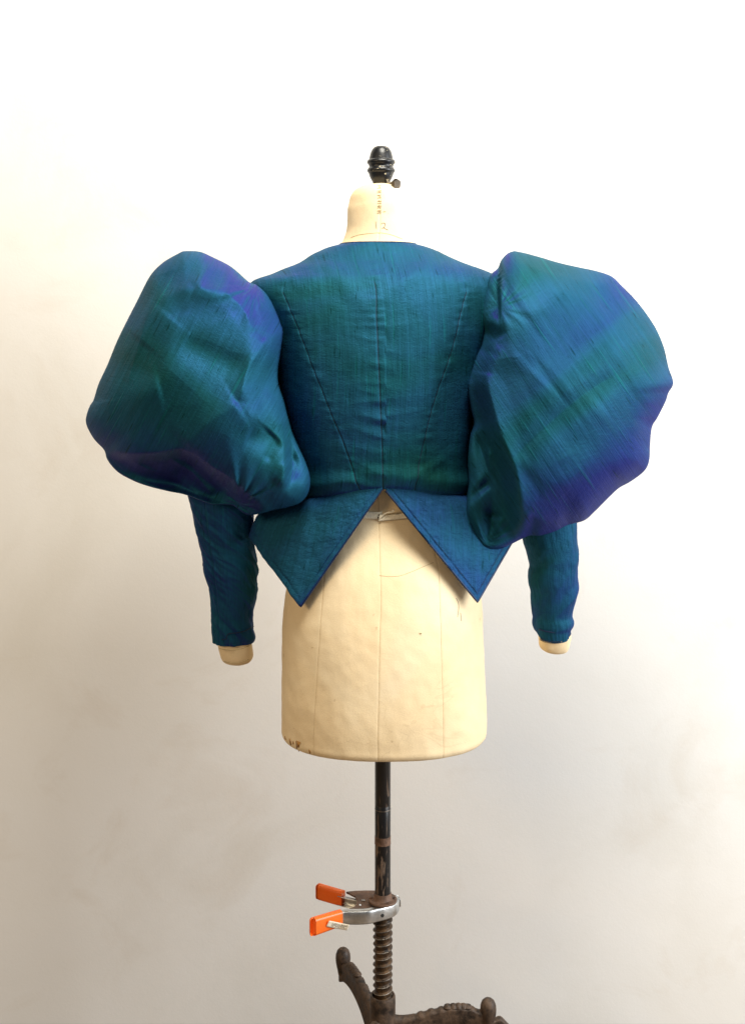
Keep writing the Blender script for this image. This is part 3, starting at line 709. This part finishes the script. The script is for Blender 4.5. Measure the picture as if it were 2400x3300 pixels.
# puffed sleeves
def radial(outline, c):
    q = np.array(smooth_line(outline+[outline[0]], 6))[:-1]
    a = np.arctan2(q[:, 1]-c[1], q[:, 0]-c[0]); r = np.hypot(q[:, 1]-c[1], q[:, 0]-c[0])
    i = np.argsort(a); return a[i], r[i]
def puff(name, outline, c, Yc, Df, Db, folds, grain, gathers, seed, label, nA=420, nT=150, p=2.4, crumple=1.0, tilt=(0, 0), mat='silk', facets=()):
    aa, rr = radial(outline, c)
    A = np.linspace(-pi, pi, nA, endpoint=False)[None, :]
    rim = np.interp(A, aa, rr, period=2*pi)
    sm = np.ones(61)/61.0; rs = np.convolve(np.concatenate([rim[0, -30:], rim[0], rim[0, :30]]), sm, 'valid')[None, :]
    t = np.sin(np.linspace(0, 1, nT)*pi/2)[:, None]
    bl = sst(.45, .98, t); rad = t*(rim*bl+rs*(1-bl))
    px = c[0]+rad*np.cos(A); py = c[1]+rad*np.sin(A)
    dome = (1-t**p)**.5+0*A
    fade = np.clip(1-t**9, 0, 1)+0*A
    d = Df*dome
    def dome_at(x, y):
        a_ = np.arctan2(y-c[1], x-c[0]); t_ = min(.97, math.hypot(x-c[0], y-c[1])/float(np.interp(a_, A[0], rs[0], period=2*pi)))
        return Df*(1-t_**p)**.5
    fac = np.full(d.shape, 9.0); kk = .004
    acc = np.zeros(d.shape)
    for x_, y_ in facets:
        h0 = dome_at(x_, y_); gx_ = (dome_at(x_+8, y_)-dome_at(x_-8, y_))/16; gy_ = (dome_at(x_, y_+8)-dome_at(x_, y_-8))/16
        wob = 12*noise(px/160.0, py/160.0, x_*.01)
        acc = acc+np.exp(-np.clip((h0+gx_*(px-x_+wob)+gy_*(py-y_+wob))/kk, -60, 60))
    if facets:
        fac = -kk*np.log(np.maximum(acc, 1e-26)); fac = np.minimum(fac, d+.05)
        d = d+.55*(fac-d)*(1-sst(.72, .97, t))
    for kind, pl, amp, wd in folds:
        ds, sg, par = poly_dist(px, py, smooth_line(pl, 5))
        endf = sst(0, .16, par)*sst(1, .84, par)
        if kind == 'ridge': d = d+amp*np.clip(1-ds/wd, 0, 1)**1.6*fade*(.25+.75*endf)
        elif kind == 'soft': d = d+amp*np.exp(-(ds/wd)**2)*fade*(.3+.7*endf)
        elif kind == 'step': d = d-amp*sst(0, wd, ds*sg)*fade*sst(0, .30, par)*sst(1, .75, par)
        elif kind == 'lobe': d = d-amp*sst(0, wd, ds*sg)*fade
        elif kind == 'slope': d = d-amp*np.clip(ds*sg/wd, 0, 1)**.8*(1-t**14)
    for _ in range(3):
        d[1:-1] = .5*d[1:-1]+.125*(d[2:]+d[:-2])+.125*(np.roll(d, 1, 1)+np.roll(d, -1, 1))[1:-1]
    X, Zp_ = px*S, py*S
    g0, g1 = math.cos(grain), math.sin(grain)
    ua, va = X*g0+Zp_*g1, -X*g1+Zp_*g0
    w1 = noise(X*5+seed, Zp_*5, seed)*.02; w2 = noise(X*5, Zp_*5+seed, seed+9)*.02
    w1 = w1+.008*noise(X*17, Zp_*17, seed+1); w2 = w2+.008*noise(X*17+4, Zp_*17, seed+6)
    cr = np.zeros_like(d)
    for q_ in range(5):                                       # crossed press folds: crisp ridges at odd angles, each only in patches
        an = seed*1.7+q_*1.31; s_ = (X+w1)*math.cos(an)+(Zp_+w2)*math.sin(an); c_ = -(X+w2)*math.sin(an)+(Zp_+w1)*math.cos(an)
        cr = cr+(ridged(s_*(6+2.2*q_), c_*(2+q_), seed+q_*3)-.3)*np.clip(.3+1.3*noise(X*6+q_*5, Zp_*6, seed+q_), 0, 1)/(1+.5*q_)
    d = d+crumple*fade*(.0065*cr+.0045*noise(X*8, Zp_*8, seed+4)+.0008*ridged((ua+w1*.4)*30, (va+w2)*6, seed+2)+.0004*noise(ua*90, va*26, seed))
    for gx, gy, amp, n_, L in gathers:
        ang = np.arctan2(py-gy, px-gx); dist = np.hypot(px-gx, py-gy)
        d = d+amp*fade*np.exp(-dist/L)*sst(0, 40, dist)*np.sin(ang*n_+2.2*noise(ang*2.0+seed, dist/300.0))
    k = (D+(Yc-d))/D
    Y = Yc-d+tilt[0]*(px-c[0])*S+tilt[1]*(py-c[1])*S; k = (D+Y)/D
    vf = np.stack([(px-PXC)*S*k, Y, ZC-(py-PYH)*S*k], -1)
    Yb = Yc+tilt[0]*(px-c[0])*S+tilt[1]*(py-c[1])*S; kb = (D+Yb)/D
    db = Db*dome+fade*(.006*noise(X*9, Zp_*9, seed+20)+.004*ridged(X*14, Zp_*7, seed+8))
    vb = np.stack([(px-PXC)*S*kb, Yb+db, ZC-(py-PYH)*S*kb], -1)
    verts = np.concatenate([vf.reshape(-1, 3), vb[:-1].reshape(-1, 3)])
    off = nT*nA
    f = gridfaces(nT, nA, False, True)
    fb = gridfaces(nT-1, nA, False, True, off)
    f = f+[q[::-1] for q in fb]
    j = np.arange(nA); lf = (nT-1)*nA; lb = off+(nT-2)*nA
    f += [(lf+a, lf+(a+1) % nA, lb+(a+1) % nA, lb+a) for a in range(nA)][0:] if False else [(lf+a, lb+a, lb+(a+1) % nA, lf+(a+1) % nA) for a in range(nA)]
    uvf = np.stack([ua, va], -1).reshape(-1, 2)
    uv = np.concatenate([uvf, uvf[:off-nA]])
    o = mesh_obj(name, verts, f, M[mat], jacket, uv=uv, warp=(-g1, 0.0, -g0))
    o['label'] = label
    return o
zl = lambda x, y: (250+x*.48514, 780+y*.48514)
zr = lambda x, y: (1450+x*.48514, 780+y*.48514)
LO = [(700, 58), (810, 62), (900, 100), (1000, 150), (1060, 195), (1135, 262), (1190, 285), (1260, 350), (1310, 440), (1350, 540), (1365, 600), (1350, 720), (1330, 850), (1335, 950), (1370, 1060), (1400, 1180), (1430, 1280), (1480, 1390), (1520, 1480),
      (1545, 1580), (1530, 1670), (1480, 1730), (1400, 1760), (1300, 1780), (1230, 1800), (1140, 1815), (1085, 1790), (1035, 1752), (960, 1745), (880, 1740), (720, 1680), (600, 1655), (480, 1625), (380, 1590), (270, 1530), (200, 1450), (175, 1380),
      (110, 1310), (65, 1230), (55, 1170), (80, 1090), (105, 1050), (140, 940), (200, 810), (270, 640), (390, 400), (480, 225), (560, 140), (630, 95)]
def fl_(z, kind, pl, amp, w): return (kind, [z(*q) for q in pl], amp, w)
LF = [fl_(zl, 'lobe', [(120, 1340), (180, 1362), (330, 1405), (520, 1400), (700, 1378), (860, 1470), (1000, 1560), (1100, 1650), (1230, 1760), (1260, 1900)], .045, 34),
      fl_(zl, 'slope', [(60, 1330), (180, 1362), (330, 1405), (520, 1400), (700, 1378), (860, 1470), (1000, 1560), (1100, 1650), (1230, 1760), (1260, 1900)], .10, 150),
      fl_(zl, 'ridge', [(330, 1430), (450, 1500), (620, 1560), (760, 1640), (870, 1730)], .016, 45),
      fl_(zl, 'soft', [(700, 1440), (850, 1580), (960, 1700)], -.022, 40),
      fl_(zl, 'step', [(1310, 900), (1325, 1000), (1355, 1200), (1372, 1350), (1368, 1560), (1335, 1640)][::-1], .055, 26),
      fl_(zl, 'ridge', [(1310, 930), (1340, 1080), (1365, 1250), (1372, 1400), (1366, 1560), (1320, 1620)], .022, 60),
      fl_(zl, 'soft', [(1400, 1200), (1410, 1350), (1420, 1480)], -.022, 32),
      fl_(zl, 'soft', [(1420, 1590), (1530, 1610)], .010, 30),
      fl_(zl, 'ridge', [(770, 290), (900, 312), (1020, 305), (1150, 288)], .013, 90),
      fl_(zl, 'ridge', [(770, 290), (860, 180), (950, 130)], .009, 50),
      fl_(zl, 'soft', [(590, 190), (630, 330), (690, 500)], -.006, 36),
      fl_(zl, 'soft', [(770, 350), (900, 420), (960, 520)], -.003, 60),
      fl_(zl, 'ridge', [(1262, 635), (1200, 740), (1130, 840), (1075, 1070)], .012, 70),
      fl_(zl, 'soft', [(690, 660), (850, 740), (1000, 800), (1130, 850)], -.007, 46),
      fl_(zl, 'ridge', [(1075, 1070), (900, 1180), (700, 1360)], .009, 120),
      fl_(zl, 'soft', [(1120, 1280), (1230, 1310), (1290, 1260)], -.012, 45),
      fl_(zl, 'ridge', [(1340, 1330), (1250, 1450)], -.008, 30),
      fl_(zl, 'soft', [(400, 1440), (540, 1530), (700, 1630)], -.014, 20), fl_(zl, 'ridge', [(600, 1430), (760, 1530), (900, 1680)], .015, 30), fl_(zl, 'ridge', [(850, 1490), (960, 1610), (1020, 1740)], .015, 28), fl_(zl, 'ridge', [(230, 1440), (380, 1560), (560, 1640)], .010, 26),
      fl_(zl, 'ridge', [(980, 330), (1090, 430), (1180, 600)], .006, 34), fl_(zl, 'ridge', [(480, 420), (400, 700), (330, 950)], .005, 40),
      fl_(zl, 'soft', [(150, 1050), (380, 1000), (560, 960)], .008, 60),
      fl_(zl, 'soft', [(380, 650), (560, 430)], .007, 70)]
puff('puff_sleeve', [zl(*q) for q in LO], zl(760, 960), -.045, .155, .135, LF, R(28), [(zl(1080, 1740)[0], zl(1080, 1740)[1], .009, 13, 75), (zl(1180, 300)[0], zl(1180, 300)[1], .005, 11, 90)], 3.3,
     'darker puff sleeve with a deep overhanging fold along its underside', crumple=.75, tilt=(-.22, 0), facets=[zl(*q) for q in ((430, 720), (880, 620), (1120, 430), (640, 1180), (1180, 1330), (600, 220), (280, 1120), (980, 1020), (870, 190), (1250, 900))])
RO = [(425, 57), (500, 72), (620, 105), (720, 135), (850, 165), (960, 188), (1070, 225), (1140, 290), (1220, 370), (1300, 470), (1370, 580), (1420, 700), (1450, 830), (1482, 935), (1450, 1000), (1430, 1060), (1380, 1160), (1340, 1230), (1328, 1340),
      (1322, 1450), (1290, 1520), (1200, 1590), (1120, 1635), (1050, 1700), (960, 1790), (890, 1850), (780, 1880), (700, 1920), (600, 1950), (530, 1950), (470, 1975), (400, 2010), (330, 2040), (245, 2040), (190, 1990), (120, 1850), (105, 1790), (112, 1700),
      (125, 1600), (120, 1450), (135, 1290), (160, 1200), (140, 1110), (115, 970), (125, 900), (170, 760), (205, 690), (218, 625), (222, 580), (208, 520), (205, 450), (215, 380), (240, 300), (270, 215), (320, 170), (340, 120), (380, 75)]
RF = [fl_(zr, 'lobe', [(330, 560), (322, 645), (245, 870), (290, 1080), (340, 1260), (400, 1400), (440, 1520), (490, 1800), (500, 1960)], .055, 60),
      fl_(zr, 'ridge', [(322, 645), (245, 870), (340, 1260), (440, 1520), (490, 1800)], .010, 60),
      fl_(zr, 'soft', [(215, 590), (280, 600), (310, 650)], -.030, 26),
      fl_(zr, 'soft', [(240, 700), (225, 800), (215, 880)], -.014, 22),
      fl_(zr, 'ridge', [(160, 1250), (250, 1500), (290, 1700), (275, 1850)], -.028, 45),
      fl_(zr, 'ridge', [(130, 1700), (200, 1640), (260, 1590)], -.018, 25),
      fl_(zr, 'ridge', [(250, 1350), (265, 1520), (290, 1650), (300, 1900)], .020, 36),
      fl_(zr, 'soft', [(290, 1780), (265, 1900), (245, 2020)], -.024, 22),
      fl_(zr, 'ridge', [(390, 1470), (620, 1240), (880, 1020), (1090, 880)], -.0055, 60),
      fl_(zr, 'soft', [(480, 1560), (760, 1260), (1000, 1060)], .006, 60),
      fl_(zr, 'soft', [(560, 900), (820, 640), (1120, 380)], -.010, 120),
      fl_(zr, 'soft', [(500, 520), (760, 330), (950, 240)], .008, 110),
      fl_(zr, 'soft', [(700, 1000), (950, 800), (1250, 560)], .008, 90),
      fl_(zr, 'lobe', [(1345, 1330), (1312, 1440), (1200, 1540), (1100, 1640), (1050, 1760)][::-1], -.0, 30),
      fl_(zr, 'ridge', [(1300, 1440), (1150, 1580), (1000, 1700), (880, 1840)], .014, 90),
      fl_(zr, 'soft', [(1330, 1470), (1230, 1570)], -.018, 22),
      fl_(zr, 'soft', [(1380, 1090), (1330, 1250)], -.008, 35),
      fl_(zr, 'ridge', [(490, 1800), (650, 1860), (880, 1850)], .010, 70),
      fl_(zr, 'ridge', [(420, 120), (640, 200), (900, 260), (1090, 270)], .007, 80)]
puff('puff_sleeve', [zr(*q) for q in RO], zr(720, 1010), -.040, .145, .140, RF, R(-34), [(zr(330, 430)[0], zr(330, 430)[1], .0022, 12, 70), (zr(230, 2000)[0], zr(230, 2000)[1], .006, 12, 70)], 8.1,
     'brighter puff sleeve with a pressed diagonal crease across it', crumple=.8, mat='silk_sheen_bands', tilt=(.16, 0), facets=[zr(*q) for q in ((760, 640), (800, 1260), (1220, 640), (500, 330), (1180, 1180), (760, 1720), (960, 290), (400, 950), (1000, 950), (520, 1500), (300, 450))])
# forearm sleeves
def swL(x, y, z, th):
    q = (th-pi*2*(th > pi))*.055; o = .0010*noise(q*30, z*30)+.0005*noise(q*90, z*80)
    zw = z+q*.75+.010*noise(q*14, z*16)
    o = o+.0034*(ridged(q*7, zw*30, 2)-.3)*np.clip(.5+1.2*noise(q*12, z*11, 6), 0, 1.2)+.0013*(ridged(q*16, zw*75, 9)-.3)
    return o
def swR(x, y, z, th):
    q = (th-pi*2*(th > pi))*.055; o = .0012*noise(q*26, z*24, 5)+.0005*noise(q*90, z*80)
    zw = z-q*.5+.010*noise(q*14, z*16, 3)
    o = o+.0026*(ridged(q*7, zw*20, 6)-.3)*np.clip(.5+1.2*noise(q*12, z*11, 8), 0, 1.2)
    d_, _, _ = poly_dist(q*1.0, z, [(.012, .775), (-.004, .735), (-.025, .69)]); o = o+.003*np.exp(-(d_/.006)**2)
    d_, _, _ = poly_dist(q*1.0, z, [(.055, .645), (.02, .63), (.045, .61)]); o = o+.002*np.exp(-(d_/.005)**2)
    return o
Ls = rowsA([(-300, 150, 760), (60, 150, 880), (190, 175, 900), (300, 205, 905), (400, 230, 898), (500, 250, 893), (600, 272, 900), (700, 295, 903), (800, 318, 912), (880, 336, 928), (960, 342, 938), (1040, 350, 932), (1120, 380, 926), (1250, 415, 934), (1340, 428, 924), (1450, 424, 895),
            (1550, 428, 888), (1640, 432, 900), (1700, 434, 904), (1760, 437, 903), (1812, 442, 885)], zA)
sl_ = loft('forearm_sleeve', Ls, M['silk_sleeve'], jacket, 180, 9, swL, 0.1, .82, warp=(.15, 0, 1), seam=[zA(*q) for q in [(385, 100), (385, 255), (402, 420), (420, 600), (440, 760), (462, 900), (480, 1050), (495, 1200), (508, 1350), (520, 1500), (528, 1650), (531, 1900)]]); sl_['label'] = 'forearm sleeve with a straight seam and diagonal creases'
Rs = rowsA([(0, 300, 1000), (350, 330, 1060), (565, 345, 1072), (720, 390, 1085), (840, 420, 1092), (920, 436, 1088), (1000, 418, 1082), (1080, 412, 1079), (1160, 420, 1077), (1250, 448, 1076), (1340, 455, 1062), (1450, 461, 1035), (1540, 474, 1008), (1600, 484, 1003), (1660, 482, 1024),
            (1720, 486, 1020), (1780, 506, 990), (1830, 535, 985)], zB)
sr_ = loft('forearm_sleeve', Rs, M['silk_sleeve'], jacket, 180, 9, swR, -.1, .82, warp=(-.15, 0, 1), droop=.009); sr_['label'] = 'forearm sleeve with a gathered fold and looped cuff edge'
def sleeve_pt(rows, px, py, off):
    A = np.array(sorted(rows)); l = np.interp(py, A[:, 0], A[:, 1]); r = np.interp(py, A[:, 0], A[:, 2])
    q = max(-.999, min(.999, (px-(l+r)/2)/((r-l)/2))); a = (r-l)/2*S
    return Vector(P(px, py, YA-(a*.82+off)*math.sqrt(1-q*q)))
m = MB(); m.tube([sleeve_pt(Ls, *zA(*q), .0035) for q in smooth_line([(535, 1785), (590, 1775), (610, 1722), (700, 1708), (790, 1690), (880, 1645), (898, 1635)], 5)], .0008, 6); m.build('cuff_stitching', M['silk_edge'], sl_)
m = MB()
q = [sleeve_pt(Rs, *zB(*p), .001) for p in smooth_line([(585, 1880), (640, 1908), (740, 1925), (840, 1915), (930, 1870), (975, 1800)], 7)]
for i, c in enumerate(q[::2]):
    m.tube([c+Vector((.0016*math.cos(a), -.0012, .0016*math.sin(a)-.0018)) for a in np.linspace(-pi, pi, 11)], .0004, 4)
m.build('button_loop_trim', M['thread'], sr_)
m = MB(); m.tube([sleeve_pt(Rs, *zB(*p), .002) for p in smooth_line([(560, 1765), (640, 1790), (740, 1806), (870, 1805), (980, 1765)], 5)], .0011, 6); m.build('cuff_seam', M['silk_edge'], sr_)

# ------------------------------------------------------------------ spring clamp
Zc = .4355
clamp = empty('spring_clamp', (X0, 0, Zc-.01)); tag(clamp, 'zinc spring clamp with bright orange handle grips pinched around the stand pole', 'clamp')
def plan(x, y, Z=Zc):
    px, py = z7(x, y); k = (ZC-Z)/((py-PYH)*S); return Vector(((px-PXC)*S*k, D*k-D, Z))
def sweep(path, prof, closed=True, scale=None):
    """prof: (outward, z) list; outward is the left-hand normal of the path in plan"""
    v = []; n = len(path)
    for i, p in enumerate(path):
        t = (path[min(i+1, n-1)]-path[max(i-1, 0)]); t.z = 0; t.normalize(); nrm = Vector((t.y, -t.x, 0)); sx, sz = scale(i/(n-1)) if scale else (1, 1)
        for a, b in prof: v.append(p+nrm*a*sx+Vector((0, 0, b*sz)))
    k = len(prof); f = gridfaces(n, k, False, closed)
    if closed: f += [tuple(range(k)), tuple(range(n*k-1, n*k-k-1, -1))]
    return v, f
U = [(-.009, .0115), (-.0035, .0115), (-.001, .0102), (0, .0075), (0, -.0085), (-.002, -.0105), (-.008, -.0105), (-.008, -.0092), (-.0028, -.0092), (-.0014, -.008), (-.0014, .007), (-.0028, .0098), (-.009, .0102)]
near = [plan(*q) for q in smooth_line([(440, 722), (490, 706), (560, 700), (680, 700), (780, 694), (860, 676), (950, 654), (1030, 628), (1085, 596), (1108, 552), (1100, 515)], 4)]
m = MB(); m.add(*sweep(near, U, True, lambda t: (1, 1.0-.25*max(0, t-.6)-.3*max(0, 1-t*5)))); nj = m.build('jaw', M['zinc'], clamp, bevel=.0004)
far = [plan(*q) for q in smooth_line([(490, 470), (520, 480), (600, 500), (680, 512), (800, 506), (930, 500), (1040, 500), (1090, 520)], 4)]
m = MB(); m.add(*sweep([Vector((p.x, p.y, p.z-.003)) for p in far], [(-a, b) for a, b in U][::-1], True, lambda t: (1, .72))); m.build('jaw', M['zinc'], clamp, bevel=.0004)
def rr_prof(w_, h_, r_, n=5):
    o = []
    for cx, cz, a0 in ((w_/2-r_, h_/2-r_, 0), (-w_/2+r_, h_/2-r_, 90), (-w_/2+r_, -h_/2+r_, 180), (w_/2-r_, -h_/2+r_, 270)):
        for i in range(n): a = R(a0+90*i/(n-1)); o.append((cx+r_*math.cos(a), cz+r_*math.sin(a)))
    return o
def grip(path, sc_):
    m = MB(); n = 22; path = [Vector(p) for p in smooth_line([tuple(p) for p in path], 8)]
    m.add(*sweep(path, rr_prof(.0125, .025, .0045), True, sc_)); o = m.build('handle_grip', M['orange'], clamp, bevel=.0012); return o
gn = grip([plan(196, 785), (plan(206, 779)), plan(300, 748), plan(400, 715), plan(488, 688)], lambda t: (1.0-.25*max(0, 1-t*14), 1.14-.15*t-.22*max(0, 1-t*14)))
gf = grip([plan(258, 410), plan(268, 412), plan(350, 436), plan(440, 462), plan(515, 482)], lambda t: (1.0-.25*max(0, 1-t*14), 1.02-.02*t-.2*max(0, 1-t*14)))
# spring coil and pin at the pivot
m = MB(); pc = plan(690, 610); m.tube([(pc.x+.0055*math.cos(a), pc.y+.0055*math.sin(a), Zc-.0065+.013*a/(2*pi*5)) for a in np.linspace(0, 2*pi*5, 120)], .0010, 6); m.build('coil_spring', M['zinc'], clamp)
m = MB(); m.lathe([(Zc-.012, .0022), (Zc-.0095, .0022), (Zc+.0090, .0022), (Zc+.0098, .0015)], (pc.x, pc.y), 14); m.build('pivot_pin', M['zinc'], clamp)
# bore, its shade painted as a solid dark disc, and rolled tip of the near jaw
def on_near(x, y, off):
    best = min(range(len(near)), key=lambda i: abs(near[i].x-plan(x, y).x)); p = near[best]; q = near[min(best+1, len(near)-1)]; t = (q-p).normalized(); nrm = Vector((t.y, -t.x, 0))
    px, py = z7(x, y); k = (D+p.y)/D; return Vector(((px-PXC)*S*k, p.y, ZC-(py-PYH)*S*k))+nrm*off, t, nrm
c, t, nrm = on_near(930, 666, .0007)
m = MB(); m.tube([c-nrm*.002, c], .0028, 18); m.build('jaw_hole_shade', M['hole_shade'], nj)
m = MB(); tip = plan(1104, 520); m.tube([tip+Vector((.0012*math.cos(a), .0035*math.sin(a), .006)) for a in np.linspace(-1.2, 3.6, 14)]+[tip+Vector((.002, -.003, z)) for z in np.linspace(.004, -.006, 6)], .0013, 7); m.build('jaw_tip', M['zinc'], nj)
# paper label, one end loose
q4 = [z7(*q) for q in ((365, 720), (582, 765), (555, 825), (335, 785))]
yl = lambda u: -.0625+.004*u
v = []; nu, nv = 18, 6
def lab(u, w_, lift=0):
    a = np.array(q4[0])*(1-u)+np.array(q4[1])*u; b = np.array(q4[3])*(1-u)+np.array(q4[2])*u; p = a*(1-w_)+b*w_
    base = plan((p[0]-950)/.30321, 735).y
    return P(p[0], p[1], gy(u)-.0009*math.sin(u*5)-lift)
pgy = sorted([(q.x, q.y) for q in [plan(196, 785), plan(300, 748), plan(400, 715), plan(488, 688), plan(600, 700)]])
def gy(u):
    px = q4[0][0]*(1-u)+q4[1][0]*u; x = (px-PXC)*S*.97; return float(np.interp(x, [a for a, _ in pgy], [b for _, b in pgy]))-.0125
v = [lab(i/(nu-1), j/(nv-1)) for i in range(nu) for j in range(nv)]
lb = mesh_obj('price_label', v, gridfaces(nu, nv), M['paper'], clamp); s = lb.modifiers.new('thick', 'SOLIDIFY'); s.thickness = .0003
m = MB()
for row in (.24, .40, .56, .72):
    u = .2
    while u < .94:
        L = random.uniform(.02, .08)
        if random.random() < .85:
            a, b, c_, d_ = [lab(*q, .0004) for q in ((u, row-.035), (min(.96, u+L), row-.035), (min(.96, u+L), row+.035), (u, row+.035))]; m.add([a, b, c_, d_], [(0, 1, 2, 3)])
        u += L+.02
m.build('label_print', M['ink'], lb, smooth=False)
